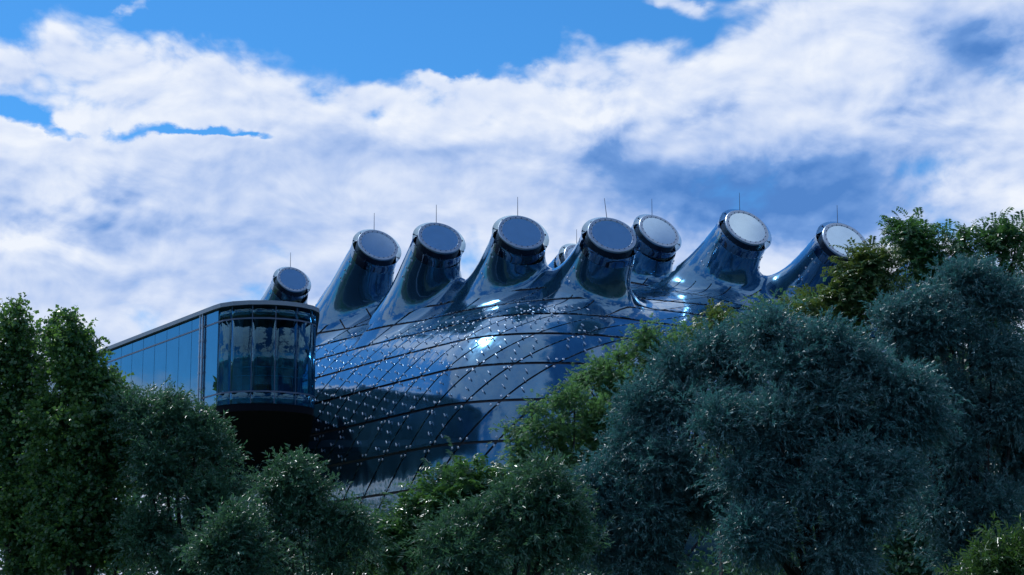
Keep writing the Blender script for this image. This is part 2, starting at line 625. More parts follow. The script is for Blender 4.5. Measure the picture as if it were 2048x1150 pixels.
def surface_net(lo, hi, step):
    ax = [np.arange(l, h, step) for l, h in zip(lo, hi)]
    G = np.stack(np.meshgrid(*ax, indexing='ij'), -1)
    V = field(G).astype(np.float32)
    S_ = V < 0
    nx, ny, nz = V.shape
    cnt = np.zeros((nx - 1, ny - 1, nz - 1), np.int8)
    for i in (0, 1):
        for j in (0, 1):
            for k in (0, 1):
                cnt += S_[i:nx - 1 + i, j:ny - 1 + j, k:nz - 1 + k]
    act = (cnt > 0) & (cnt < 8)
    idx = -np.ones(act.shape, np.int64)
    cells = np.argwhere(act)
    idx[act] = np.arange(len(cells))
    pts = np.array(lo) + (cells + 0.5) * step
    quads = []
    for axis in range(3):
        sl0 = [slice(None)] * 3
        sl1 = [slice(None)] * 3
        sl0[axis] = slice(0, -1)
        sl1[axis] = slice(1, None)
        ch = S_[tuple(sl0)] != S_[tuple(sl1)]
        e = np.argwhere(ch)
        o1, o2 = [(1, 2), (2, 0), (0, 1)][axis]
        ok = (e[:, o1] > 0) & (e[:, o2] > 0) & (e[:, o1] < V.shape[o1] - 1) & (e[:, o2] < V.shape[o2] - 1)
        e = e[ok]
        inside = S_[tuple(e.T)]
        q = []
        for d1, d2 in ((-1, -1), (0, -1), (0, 0), (-1, 0)):
            c = e.copy()
            c[:, o1] += d1
            c[:, o2] += d2
            q.append(idx[tuple(c.T)])
        q = np.stack(q, 1)
        q[~inside] = q[~inside][:, ::-1]
        quads.append(q)
    Q = np.concatenate(quads)
    for _ in range(6):
        f = field(pts)
        g_ = grad(field, pts)
        pts = pts - np.clip(f, -0.2, 0.2)[:, None] * g_ / np.maximum((g_ * g_).sum(-1, keepdims=True), 0.05)
    T = np.concatenate([Q[:, [2, 1, 0]], Q[:, [3, 2, 0]]])      # local axes are left-handed
    return pts, T


def split(V, T, s, only=None):              # cut the triangles along s == 0
    s = np.where(np.abs(s) < 1e-7, 1e-7, s)
    sg = s > 0
    t = sg[T]
    k = t.sum(1)
    mixed = (k == 1) | (k == 2)
    if only is not None:
        mixed &= only
    keep = T[~mixed]
    tm = T[mixed]
    if len(tm) == 0:
        return V, T
    b_ = sg[tm]
    lone = np.where(b_.sum(1) == 1, b_.argmax(1), (~b_).argmax(1))
    r = np.arange(len(tm))
    v0, v1, v2 = tm[r, lone], tm[r, (lone + 1) % 3], tm[r, (lone + 2) % 3]
    E = np.concatenate([np.stack([v0, v1], 1), np.stack([v0, v2], 1)])
    Es = np.sort(E, 1)
    key = Es[:, 0] * (len(V) + 1) + Es[:, 1]
    uk, inv = np.unique(key, return_inverse=True)
    a_, c_ = uk // (len(V) + 1), uk % (len(V) + 1)
    w = (s[a_] / (s[a_] - s[c_]))[:, None]
    NV = V[a_] * (1 - w) + V[c_] * w
    ids = inv + len(V)
    m1, m2 = ids[:len(tm)], ids[len(tm):]
    T2 = np.concatenate([keep, np.stack([v0, m1, m2], 1), np.stack([m1, v1, v2], 1), np.stack([m1, v2, m2], 1)])
    return np.concatenate([V, NV]), T2


def compact(V, T):
    u, inv = np.unique(T, return_inverse=True)
    return V[u], inv.reshape(T.shape)


V, T = surface_net((-3.0, -6.0, -0.8), (HA * 2 + 1.2, HB * 2 + 3.2, 25.5), 0.36)
# open the top of each neck
for z in noz:
    h = (V - z['cl']) @ z['nl']
    near = (np.linalg.norm(V - z['cl'] - h[:, None] * z['nl'], axis=1) < z['r0'] * 1.25) & (h > -1.6)
    V, T = split(V, T, h - CUT, near[T].all(1))
    h = (V - z['cl']) @ z['nl']
    near = np.linalg.norm(V - z['cl'] - h[:, None] * z['nl'], axis=1) < z['r0'] * 1.25
    bad = (near & (h > CUT - 1e-5))[T].all(1)
    T = T[~bad]
V, T = compact(V, T)

# separate the necks
RISE = 0.42
V, T = split(V, T, body(V) - RISE)
cen = V[T].mean(1)
isneck = body(cen) > RISE
VN, TN = V, T[isneck]
VS, TS = V, T[~isneck]
# seams: level courses on the wall, two crossing families on the roof
ZL = [4.5, 6.4, 8.3, 10.2, 12.1, 13.9, 15.5, 16.75, 17.75, 18.6]
KW = 1.3
SP = 2.7


def wcoord(q):
    return q[..., 2] + np.clip(-plan(q), 0, 30) * 0.9


def s2(q):
    return (q[..., 1] - q[..., 0] - KW * wcoord(q)) / SP


def s3(q):
    return (q[..., 1] - q[..., 0] + KW * wcoord(q)) / (SP * 1.6)


GAPZ, GAPS = 0.065, 0.10
backV, backT = compact(VS.copy(), TS)
necks_back = compact(VN.copy(), TN)
for zl in ZL:
    for sg in (-1, 1):
        VS, TS = split(VS, TS, VS[:, 2] - zl - sg * GAPZ)
lo_, hi_ = int(np.floor(s2(VS).min())), int(np.ceil(s2(VS).max()))
for lv in range(lo_, hi_ + 1):
    for sg in (-1, 1):
        VS, TS = split(VS, TS, s2(VS) - lv - sg * GAPS / SP)
lo_, hi_ = int(np.floor(s3(VS).min())), int(np.ceil(s3(VS).max()))
for lv in range(lo_, hi_ + 1):
    for sg in (-1, 1):
        sv = s3(VS) - lv - sg * GAPS * 1.2 / (SP * 1.6)
        VS, TS = split(VS, TS, sv, VS[TS].mean(1)[:, 2] > ZL[-1])
cen = VS[TS].mean(1)
zi = np.searchsorted(ZL, cen[:, 2])
roof = cen[:, 2] > ZL[-1]
gap = (np.abs(cen[:, 2][:, None] - np.array(ZL)).min(1) < GAPZ)
f2 = s2(cen)
gap |= np.abs(f2 - np.round(f2)) < GAPS / SP
f3 = s3(cen)
gap |= roof & (np.abs(f3 - np.round(f3)) < GAPS * 1.2 / (SP * 1.6))
TS, cen, zi, roof, f2, f3 = TS[~gap], cen[~gap], zi[~gap], roof[~gap], f2[~gap], f3[~gap]


def project(pw):
    d = pw - CAM
    f = d @ FW
    return 1024 + FPX * (d @ RT) / f, 575 - FPX * (d @ UP) / f


museum = empty('art_museum', (0, 95, 0))
MO = np.array([0, 95.0, 0])
tag(museum, 'blue glossy bulbous museum with rooftop nozzles and a glazed gallery behind the trees', 'museum')


def thick_patch(Vl, Tl, depth=0.045):
    n = norm(grad(field, Vl))
    e = np.concatenate([Tl[:, [0, 1]], Tl[:, [1, 2]], Tl[:, [2, 0]]])
    key = np.sort(e, 1)
    _, first, cnt = np.unique(key, axis=0, return_index=True, return_counts=True)
    be = e[first[cnt == 1]]
    nv = len(Vl)
    V2 = np.concatenate([Vl, Vl - n * depth])
    side = np.concatenate([np.stack([be[:, 0], be[:, 0] + nv, be[:, 1] + nv], 1), np.stack([be[:, 0], be[:, 1] + nv, be[:, 1]], 1)])
    N2 = np.concatenate([n, n])
    return V2, np.concatenate([Tl, side]), N2


def nworld(n):
    return np.concatenate([n[:, :1] * A2 + n[:, 1:2] * B2, n[:, 2:3]], 1)


def skin_obj(name, Vl, Tl, parent, off, depth=0.045):
    V2, T2, N2 = thick_patch(Vl, Tl, depth)
    return mesh_obj(name, to_world(V2) - off, T2, M['skin'], parent, normals=nworld(N2))


# which panels show: facing the camera and inside the picture
CW = to_world(cen)
nl = nworld(norm(grad(field, cen)))
px_, py_ = project(CW)
face = ((CAM - CW) * nl).sum(1) > 0
area = np.linalg.norm(np.cross(VS[TS[:, 1]] - VS[TS[:, 0]], VS[TS[:, 2]] - VS[TS[:, 0]]), axis=1)
seen = face & (px_ > 380) & (px_ < 1760) & (py_ < 1120) & (py_ < 1180 - 0.42 * np.maximum(px_ - 950, 0) * 1.0)
lab = np.arange(len(VS))
for _ in range(400):
    mnl = lab[TS].min(1)
    new = lab.copy()
    for kk in range(3):
        np.minimum.at(new, TS[:, kk], mnl)
    new = new[new]
    if (new == lab).all():
        break
    lab = new
ua, inv = np.unique(lab[TS[:, 0]], return_inverse=True)
score = np.bincount(inv, weights=area * seen * np.abs(((norm(CAM - CW)) * nl).sum(1)))
order = np.argsort(-score)
chosen = [k for k in order[:285] if score[k] > 0.15]
chosen_set = set(chosen)
for k in chosen:
    tl = TS[inv == k]
    v_, t_ = compact(VS, tl)
    skin_obj('panel', v_, t_, museum, MO)
rest = ~np.isin(inv, np.array(chosen))
v_, t_ = compact(VS, TS[rest])
o = skin_obj('rear_skin', v_, t_, museum, MO)
o['kind'] = 'stuff'
nb = norm(grad(field, backV))
mesh_obj('seam_backing', to_world(backV - nb * 0.07) - MO, backT, M['backing'], museum, smooth=True)


def wall_point(s, z):                        # a point on the skin, s metres round the plan from the near corner
    # walk the rounded outline: flank for s<0, near end for s>0
    half = RC * math.pi / 4
    if s < -half:
        base, nin = np.array([RC + (-s - half), 0.0]), np.array([0.0, 1.0])
    elif s > half:
        base, nin = np.array([SKEW * (RC + s - half), RC + (s - half)]), np.array([1.0, 0.0])
    else:
        a = math.pi / 4 + s / RC               # 0 at flank, pi/2 at near end
        nin = np.array([math.sin(a), math.cos(a)])
        base = np.array([RC, RC]) - RC * nin
        base = base + np.array([SKEW * base[1], 0])
    t0, t1 = -0.5, 9.0
    for _ in range(18):
        tm = 0.5 * (t0 + t1)
        q = np.array([*(base + nin * tm), z])
        if body(q) > 0:
            t0 = tm
        else:
            t1 = tm
    q = np.array([*(base + nin * t0), z])
    return q, norm(grad(body, q[None])[0])


# fixing pins: short steel lugs standing off the skin
mb = MB()
mb.tube([(0, 0, 0), (0, 0, 0.07)], [0.022, 0.022], 6)
mb.tube([(-0.115, 0, 0.072), (-0.08, 0, 0.082), (0.07, 0, 0.085), (0.115, 0, 0.075)], [0.010, 0.032, 0.036, 0.012], 6)
pin_me = bpy.data.meshes.new('spacer_pin')
pin_me.from_pydata([tuple(v) for v in np.concatenate(mb.v)], [], mb.f)
pin_me.materials.append(M['pin'])
mb = MB()
mb.lathe(np.zeros(3), np.array([0, 0, 1.0]), [(0, 0.062), (0.02, 0.062), (0.03, 0.045)], 8, False, True)
dot_me = bpy.data.meshes.new('fixing_plate')
dot_me.from_pydata([tuple(v) for v in np.concatenate(mb.v)], [], mb.f)
dot_me.materials.append(M['dot'])
from mathutils import Matrix
rng = np.random.default_rng(11)


def mtx(p, x, n):
    x = norm(x - n * (x @ n))
    y = np.cross(n, x)
    m = Matrix(((x[0], y[0], n[0], p[0]), (x[1], y[1], n[1], p[1]), (x[2], y[2], n[2], p[2]), (0, 0, 0, 1)))
    return m


pins = []
colx = 0
for s in np.arange(-31.0, 5.5, 1.22):
    colx += 1
    z = 9.6 + (colx % 2) * 0.22
    lowz = 10.3 if s < -3 else 12.4
    while z < 17.3:
        q, n = wall_point(s, z)
        st = 0.50 * max(0.42, math.sqrt(max(0.05, 1 - n[2] ** 2)))
        dens_ = 1.0 if z > 12.0 else 0.5
        if min(abs(z - zz) for zz in ZL) > 0.10 and z > lowz and rng.random() < dens_ and not (s > -0.5 and rng.random() < 0.55):
            pw = to_world(q[None])[0]
            nw = nworld(n[None])[0]
            px1, py1 = project(pw)
            if 632 < px1 < 1290:
                pins.append((pw, nw))
        z += st
tang_pin = np.array([0.45, -0.45, -0.77])
pin_score = sorted(range(len(pins)), key=lambda i: pins[i][0][1])
for r, i in enumerate(pin_score):
    pw, nw = pins[i]
    if r < 290:
        link_copy('spacer_pin', pin_me, museum, mtx(pw - MO, tang_pin + rng.normal(0, 0.05, 3), nw))
pv = np.array([v.co for v in pin_me.vertices])
pf = [tuple(p.vertices) for p in pin_me.polygons]
mb = MB()
for i in pin_score[290:]:
    pw, nw = pins[i]
    m4 = np.array(mtx(pw - MO, tang_pin, nw))
    mb.add(pv @ m4[:3, :3].T + m4[:3, 3], pf)
if mb.k:
    mb.build('far_spacer_pins', M['pin'], museum)['kind'] = 'stuff'

# small bright plates on either side of the seam crossings
plates = []
for zl in ZL[1:-1]:
    prev = None
    for s in np.arange(-36, 14, 0.45):
        q, n = wall_point(s, zl)
        v = s2(q)
        if prev is not None and math.floor(prev[0]) != math.floor(v):
            w = (round(v) - prev[0]) / (v - prev[0])
            sc = prev[1] + w * (s - prev[1])
            for dz in (-0.24, 0.24):
                for ds in (-0.34, 0.10):
                    q2, n2 = wall_point(sc + ds + dz * KW * 0.9, zl + dz * 0.8)
                    plates.append((to_world(q2[None])[0], nworld(n2[None])[0]))
        prev = (v, s)
vis = []
for pw, nw in plates:
    x1, y1 = project(pw)
    if (CAM - pw) @ nw > 0 and 470 < x1 < 1300 and y1 < 1010:
        vis.append((pw, nw))
vis.sort(key=lambda t: t[0][1])
for pw, nw in vis[:280]:
    link_copy('fixing_plate', dot_me, museum, mtx(pw - MO, np.array([1.0, 0, 0.3]), nw))
dv = np.array([v.co for v in dot_me.vertices])
df = [tuple(p.vertices) for p in dot_me.polygons]
mb = MB()
for pw, nw in vis[280:]:
    m4 = np.array(mtx(pw - MO, np.array([1.0, 0, 0.3]), nw))
    mb.add(dv @ m4[:3, :3].T + m4[:3, 3], df)
if mb.k:
    mb.build('far_fixing_plates', M['dot'], museum)['kind'] = 'stuff'

# ------------------------------------------------------------------ nozzles
cenN = VN[TN].mean(1)
hh = np.stack([np.linalg.norm(cenN - (z['cl'] - z['nl'] * 2.0), axis=1) for z in noz], 1)
own = hh.argmin(1)
for i, z in enumerate(noz):
    v_, t_ = compact(VN, TN[own == i])
    neck = skin_obj('nozzle', v_, t_, museum, MO, 0.05)
    c, n, rc, r0 = z['c'] - MO, z['n'], z['rc'], z['r0']
    u, w, _ = frame(n)
    mb = MB()
    mb.lathe(c, n, [(CUT + 0.012, r0 * 1.0), (-0.55, r0 * 1.005), (-0.30, r0 * 1.025), (-0.20, r0 * 1.045)], 48)
    mb.build('acrylic_lip', M['lip'], neck, True)
    mb = MB()
    mb.lathe(c, n, [(-1.7, rc * 1.02), (-0.08, rc * 1.02), (-0.06, rc * 1.0)], 40, False, True)
    mb.build('inner_drum', M['dark'], neck)
    mb = MB()
    ro, ri = rc * 1.04, rc * 0.875
    mb.lathe(c, n, [(-0.07, ro), (0.01, ro), (0.035, ro * 0.985), (0.035, ri), (0.012, ri * 0.985)], 48)
    mb.build('collar', M['collar'], neck)
    mb = MB()
    mb.lathe(c, n, [(0.0, ri * 1.01), (0.018, ri * 1.0)], 40, False, True)
    mb.build('glass_disc', M['disc'], neck)
    mb = MB()
    for k in range(22):
        a = k * 2 * math.pi / 22
        p_ = c + n * 0.035 + rc * 0.9 * (math.cos(a) * u + math.sin(a) * w)
        mb.lathe(p_, n, [(0, 0.028), (0.03, 0.024)], 6, False, True)
    mb.build('bolt_ring', M['rod'], neck)['kind'] = 'stuff'
    mb = MB()
    for k in range(10):
        a = (k + 0.35) * 2 * math.pi / 10
        d = math.cos(a) * u + math.sin(a) * w
        mb.tube([c - n * 0.36 + d * rc * 1.01, c - n * 0.36 + d * r0 * 1.0], [0.022, 0.022], 5)
        mb.lathe(c - n * 0.36 + d * (r0 * 0.985), d, [(0, 0.05), (0.05, 0.05)], 8, True, True)
    mb.build('bracket_ring', M['rod'], neck)['kind'] = 'stuff'
    # lightning rod on the upper edge
    top = norm(np.array([0, 0, 1.0]) - n * n[2])
    base = c + n * (-0.04) + top * rc * 1.05
    lean = np.array([-0.12, 0, 0]) if z['name'] == 'E' else np.array([0.0, 0, 0])
    mb = MB()
    mb.tube([base - np.array([0, 0, 0.05]), base + lean * 0.5 + np.array([0, 0, 0.5]), base + lean + np.array([0, 0, 1.02])], [0.020, 0.017, 0.013], 5)
    mb.build('lightning_rod', M['rod'], neck)
    # plates down the two sides of the neck
    mb = MB()
    for side in (-1, 1):
        for hq in (-1.25, -1.95, -2.6):
            for da in (-0.10, 0.10):
                a_dir = norm(RT - n * (RT @ n)) * side
                d0 = norm(a_dir + (0.55 + da) * np.cross(n, a_dir) * (-side) * (1 if side == 1 else 1))
                st = z['cl'] + z['nl'] * hq
                dl = dir_local(d0)
                lo1, hi1 = 0.3, 5.0
                for _ in range(24):
                    mid = 0.5 * (lo1 + hi1)
                    if field((st + dl * mid)[None])[0] < 0:
                        lo1 = mid
                    else:
                        hi1 = mid
                if lo1 > 3.2:
                    continue
                q = st + dl * lo1
                nn = nworld(norm(grad(field, q[None])))[0]
                mb.lathe(to_world(q[None])[0] - MO, nn, [(0, 0.06), (0.02, 0.06), (0.028, 0.045)], 8, False, True)
    if mb.k:
        mb.build('neck_plates', M['dot'], neck)['kind'] = 'stuff'

# ------------------------------------------------------------------ glazed gallery
GA = np.array([-0.5, 0.866])
GN = np.array([-0.866, -0.5])
NC = np.array([-11.1, 85.1])
NR = 2.25
ZB0, ZB1, ZS, ZT0, ZT1, ZCAP = 11.42, 11.50, 12.02, 15.25, 15.83, 16.02
gallery = empty('glass_gallery', (0, 0, 0))
gallery.parent = museum
gal = gallery


def gpath(s):
    """outer glass line: s<0 along the facade (metres from the tangent point), then round the nose, then back to the skin"""
    if s <= 0:
        p = NC + GN * NR + GA * (-s)
        return p, GN
    a = s / NR
    a_end = rad(157)
    a0 = math.atan2(GN[1], GN[0])
    if a <= a_end:
        ang = a0 + a
        d = np.array([math.cos(ang), math.sin(ang)])
        return NC + d * NR, d
    ang = a0 + a_end
    d = np.array([math.cos(ang), math.sin(ang)])
    tdir = np.array([-d[1], d[0]])
    return NC + d * NR + tdir * (s - a_end * NR), d


S_END = rad(157) * NR + 17.0


def strip(s0, s1, z0, z1, th, off, seg):
    mbq = MB()
    ss = np.linspace(s0, s1, seg + 1)
    rings = []
    for s in ss:
        p, d = gpath(s)
        o3 = np.array([*(p + d * (off + th / 2)), 0]) - MO
        i3 = np.array([*(p + d * (off - th / 2)), 0]) - MO
        zz0, zz1 = np.array([0, 0, z0]), np.array([0, 0, z1])
        rings.append(np.array([o3 + zz0, o3 + zz1, i3 + zz1, i3 + zz0]))
    mbq.rings(rings)
    return mbq


S0 = -46.0
joints = list(np.arange(S0, -1.0, 1.66)) + [-2.3 + 1.15 * k for k in range(0)]
joints = [s for s in np.arange(0 - 1.66 * 27, 0.01, 1.66)]
nose = [k * 1.03 for k in range(1, 7)]
joints = joints + nose + [nose[-1] + 1.7 * k for k in range(1, 9)]
for s0, s1 in zip(joints[:-1], joints[1:]):
    seg = 1 if s1 <= 0.01 or s0 > 6.1 else 6
    g_ = 0.022
    for nm, z0, z1 in (('window_pane', ZS + 0.04, ZT0 - 0.04), ('spandrel_pane', ZT0 + 0.04, ZT1), ('sill_pane', ZB1, ZS - 0.04)):
        if s0 > 6.1 and nm != 'window_pane':
            continue
        strip(s0 + g_, s1 - g_, z0, z1, 0.02, 0.0, seg).build(nm, M['nose'] if s0 > -0.1 else M['glass'], gal, seg > 1)
for s in joints:
    p, d = gpath(s)
    mb = MB()
    t2 = np.array([-d[1], d[0]])
    mb.box(np.array([*(p - d * 0.055), (ZB1 + ZT1) / 2]) - MO, np.array([*(t2 * 0.026), 0]), np.array([*(d * 0.05), 0]), np.array([0, 0, (ZT1 - ZB1) / 2]))
    mb.build('mullion', M['rod'], gal)
strip(S0 + 1, 7.2, ZT0 - 0.035, ZT0 + 0.035, 0.06, 0.0, 70).build('upper_rail', M['rod'], gal)
strip(S0 + 1, 7.2, ZS - 0.035, ZS + 0.035, 0.06, 0.0, 70).build('sill_rail', M['rod'], gal)
strip(S0 + 1, S_END, ZT1 + 0.004, ZCAP, 0.34, 0.0, 90).build('roof_edge', M['roofcap'], gal)
strip(S0 + 1, 7.2, ZT1 - 0.05, ZT1, 0.10, -0.08, 70).build('eaves_trim', M['rod'], gal)


def slab(name, z0, z1, material, inset):
    ss = list(np.linspace(S0 + 1, 0, 6)) + list(np.linspace(0.3, 6.15, 20)) + [S_END]
    ring = []
    for s in ss:
        p, d = gpath(s)
        ring.append(p - d * inset)
    ring.append(KC + A2 * 60 + B2 * 4)
    n = len(ring)
    Vb = [(*(p - MO[:2]), z0) for p in ring] + [(*(p - MO[:2]), z1) for p in ring]
    tri = tessellate_polygon([[Vector((float(p[0]), float(p[1]), 0.0)) for p in ring]])
    Fb = [tuple(t) for t in tri] + [tuple(i + n for i in t) for t in tri] + [(i, (i + 1) % n, (i + 1) % n + n, i + n) for i in range(n)]
    return mesh_obj(name, Vb, Fb, material, gal)


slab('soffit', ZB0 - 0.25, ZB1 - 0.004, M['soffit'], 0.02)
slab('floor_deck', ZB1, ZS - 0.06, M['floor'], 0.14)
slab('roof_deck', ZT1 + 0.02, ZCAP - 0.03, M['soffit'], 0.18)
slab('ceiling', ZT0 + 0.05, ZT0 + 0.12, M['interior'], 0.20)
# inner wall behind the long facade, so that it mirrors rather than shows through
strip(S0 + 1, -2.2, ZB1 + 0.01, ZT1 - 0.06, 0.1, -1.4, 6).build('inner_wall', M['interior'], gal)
# curtains and columns inside the nose
for s0, s1, off in ((0.10, 1.45, -0.30), (1.95, 2.25, -0.35), (4.75, 4.95, -0.35)):
    mbc = MB()
    ss = np.linspace(s0, s1, 40)
    rings = []
    for k, s in enumerate(ss):
        p, d = gpath(s)
        q = np.array([*(p + d * (off + 0.05 * math.sin(k * 1.3))), 0]) - MO
        q2 = np.array([*(p + d * (off - 0.03 + 0.05 * math.sin(k * 1.3))), 0]) - MO
        rings.append(np.array([q + [0, 0, ZS], q + [0, 0, ZT0], q2 + [0, 0, ZT0], q2 + [0, 0, ZS]]))
    mbc.rings(rings)
    mbc.build('curtain', M['curtain'], gal)
for (ox, oy, hw, hd) in ((0.1, 1.5, 0.55, 0.4), (-1.9, 4.5, 0.8, 0.5), (0.2, 6.0, 0.7, 0.4)):
    core = MB()
    core.box(np.array([NC[0] + ox, NC[1] + oy, (ZS + ZT0) / 2]) - MO, np.array([hw, 0, 0]), np.array([0, hd, 0]), np.array([0, 0, (ZT0 - ZS) / 2 + 0.05]))
    core.build('partition_wall', M['interior'], gal)
for s, r in ((2.9, 0.09), (4.4, 0.09)):
    p, d = gpath(s)
    mb = MB()
    q = np.array([*(p - d * 0.5), 0]) - MO
    mb.tube([q + [0, 0, ZS - 0.05], q + [0, 0, ZT0 + 0.05]], [r, r], 10)
    mb.build('column', M['dark'], gal)
mb = MB()
p, d = gpath(5.2)
q0 = np.array([*(p - d * 0.5), ZS]) - MO
p, d = gpath(5.9)
q1 = np.array([*(p - d * 0.5), ZT0]) - MO
mb.tube([q0, q1], [0.08, 0.08], 8)
mb.build('brace', M['dark'], gal)
for zz in (ZS + 1.1, ZS + 0.72):
    mb = MB()
    mb.tube([np.array([*(gpath(s)[0] - gpath(s)[1] * 0.22), zz]) - MO for s in np.linspace(0.8, 6.1, 30)], [0.022] * 30, 6)
    mb.build('handrail', M['rail'], gal)
mb = MB()
cq = np.array([*NC, ZS + 0.35]) + np.array([-0.3, 0.8, 0]) - MO
mb.box(cq, np.array([0.9, 0, 0]), np.array([0, 0.25, 0]), np.array([0, 0, 0.28]))
mb.build('bench', M['floor'], gal)
# paired downpipes
for s in (-2.05, -1.75):
    p, d = gpath(s)
    q = np.array([*(p + d * 0.09), 0]) - MO
    mb = MB()
    mb.tube([q + [0, 0, ZB0 - 2.0], q + [0, 0, ZT1 + 0.02]], [0.04, 0.04], 8)
    for zz in np.arange(ZB1 + 0.2, ZT1, 0.72):
        mb.lathe(q + [0, 0, zz], np.array([0, 0, 1.0]), [(0, 0.055), (0.10, 0.055)], 8, True, True)
    mb.build('downpipe', M['collar'], gal)

# ------------------------------------------------------------------ trees
rng = np.random.default_rng(5)
LM = {
    'poplar': leafmat('poplar_leaf', [(0.014, 0.070, 0.044), (0.032, 0.118, 0.058), (0.085, 0.185, 0.055)], 0.36, 0.36, 0.4, (0.150, 0.320, 0.055)),
    'green_willow': leafmat('green_willow_leaf', [(0.012, 0.068, 0.056), (0.025, 0.109, 0.082), (0.058, 0.157, 0.095)], 0.27, 0.34, 0.45, (0.085, 0.221, 0.089)),
    'silver_willow': leafmat('silver_willow_leaf', [(0.014, 0.078, 0.096), (0.038, 0.138, 0.162), (0.130, 0.255, 0.275)], 0.26, 0.38, 0.5, (0.060, 0.240, 0.225)),
    'ailanthus': leafmat('ailanthus_leaf', [(0.012, 0.068, 0.045), (0.027, 0.112, 0.057), (0.068, 0.180, 0.060)], 0.28, 0.25, 0.6, (0.108, 0.270, 0.054)),
    'russet': leafmat('russet_leaf', [(0.014, 0.068, 0.038), (0.030, 0.105, 0.040), (0.080, 0.115, 0.032)], 0.28, 0.36, 0.4, (0.150, 0.230, 0.040)),
    'locust': leafmat('locust_leaf', [(0.030, 0.104, 0.061), (0.053, 0.148, 0.078), (0.084, 0.189, 0.083)], 0.42, 0.5, 0.3, (0.152, 0.343, 0.102)),
    'bright': leafmat('bright_willow_leaf', [(0.020, 0.075, 0.030), (0.045, 0.120, 0.040), (0.080, 0.160, 0.045)], 0.3, 0.3, 0.5, (0.08, 0.18, 0.03)),
}
# kind: leaf length, leaf width, leaves per twig, twig length, droop, leaf angle, pinnate, upward pull, wind, spread
TK = {
    'poplar': (0.085, 0.082, 8, 0.34, 0.05, 60, False, 0.55, (0.05, 0, 0), 0.55),
    'green_willow': (0.088, 0.030, 13, 0.36, 0.08, 38, False, 0.45, (0.10, 0, 0), 0.6),
    'long_willow': (0.125, 0.028, 12, 0.36, 0.06, 42, False, 0.45, (-0.05, 0, 0), 0.6),
    'silver_willow': (0.120, 0.029, 15, 0.44, 0.12, 36, False, 0.40, (0.28, 0, 0), 0.65),
    'ailanthus': (0.135, 0.046, 22, 0.62, 0.22, 72, True, 0.35, (0, 0, 0), 0.7),
    'locust': (0.070, 0.028, 18, 0.22, 0.05, 60, True, 0.25, (-0.15, 0, 0.0), 0.8),
}


def leaf_cloud(kind, starts, dirs, ups):
    L, Wd, nl, tl, droop, ang, pin, _, _, _ = TK[kind]
    m_ = len(starts)
    t = (np.arange(nl) + 0.5) / nl
    if pin:
        t = (np.arange(nl) // 2 + 0.6) / (nl / 2)
    t = np.broadcast_to(t, (m_, nl)) + (0 if pin else rng.normal(0, 0.02, (m_, nl)))
    ln = tl * rng.uniform(0.7, 1.25, (m_, 1))
    tt = 0.12 + 0.88 * t
    dn = np.array([0, 0, -1.0])
    pos = starts[:, None] + dirs[:, None] * (ln * tt)[..., None] + dn * (droop * ln / tl * tt ** 2)[..., None]
    tan = norm(dirs[:, None] + dn * (2 * droop / tl * tt)[..., None])
    side0 = norm(np.cross(tan, ups[:, None] + 1e-4))
    nor0 = np.cross(side0, tan)
    if pin:
        sg = np.where(np.arange(nl) % 2 == 0, 1.0, -1.0)[None, :, None]
        side = side0 * sg - nor0 * 0.25
    else:
        ph = rng.uniform(0, 2 * np.pi, (m_, nl, 1))
        side = side0 * np.cos(ph) + nor0 * np.sin(ph)
    a = np.radians(ang + rng.normal(0, 9, (m_, nl, 1)))
    ld = norm(tan * np.cos(a) + side * np.sin(a) + rng.normal(0, 0.10, (m_, nl, 3)) + dn * (0.35 if kind == 'poplar' else 0.1))
    if pin:
        nn = nor0 + rng.normal(0, 0.22, (m_, nl, 3))
    else:
        nn = rng.normal(0, 0.75, (m_, nl, 3)) + np.array([0, 0, 0.7])
    ls = norm(np.cross(ld, nn))
    nn = np.cross(ls, ld)
    LL = (L * rng.uniform(0.65, 1.2, (m_, nl, 1)))
    WW = LL * (Wd / L)
    v0 = pos
    v1 = pos + ld * LL * 0.42 + ls * WW * 0.5 + nn * LL * 0.05
    v2 = pos + ld * LL - nn * LL * 0.06
    v3 = pos + ld * LL * 0.42 - ls * WW * 0.5 + nn * LL * 0.05
    return np.stack([v0, v1, v2, v3], 2).reshape(-1, 3)


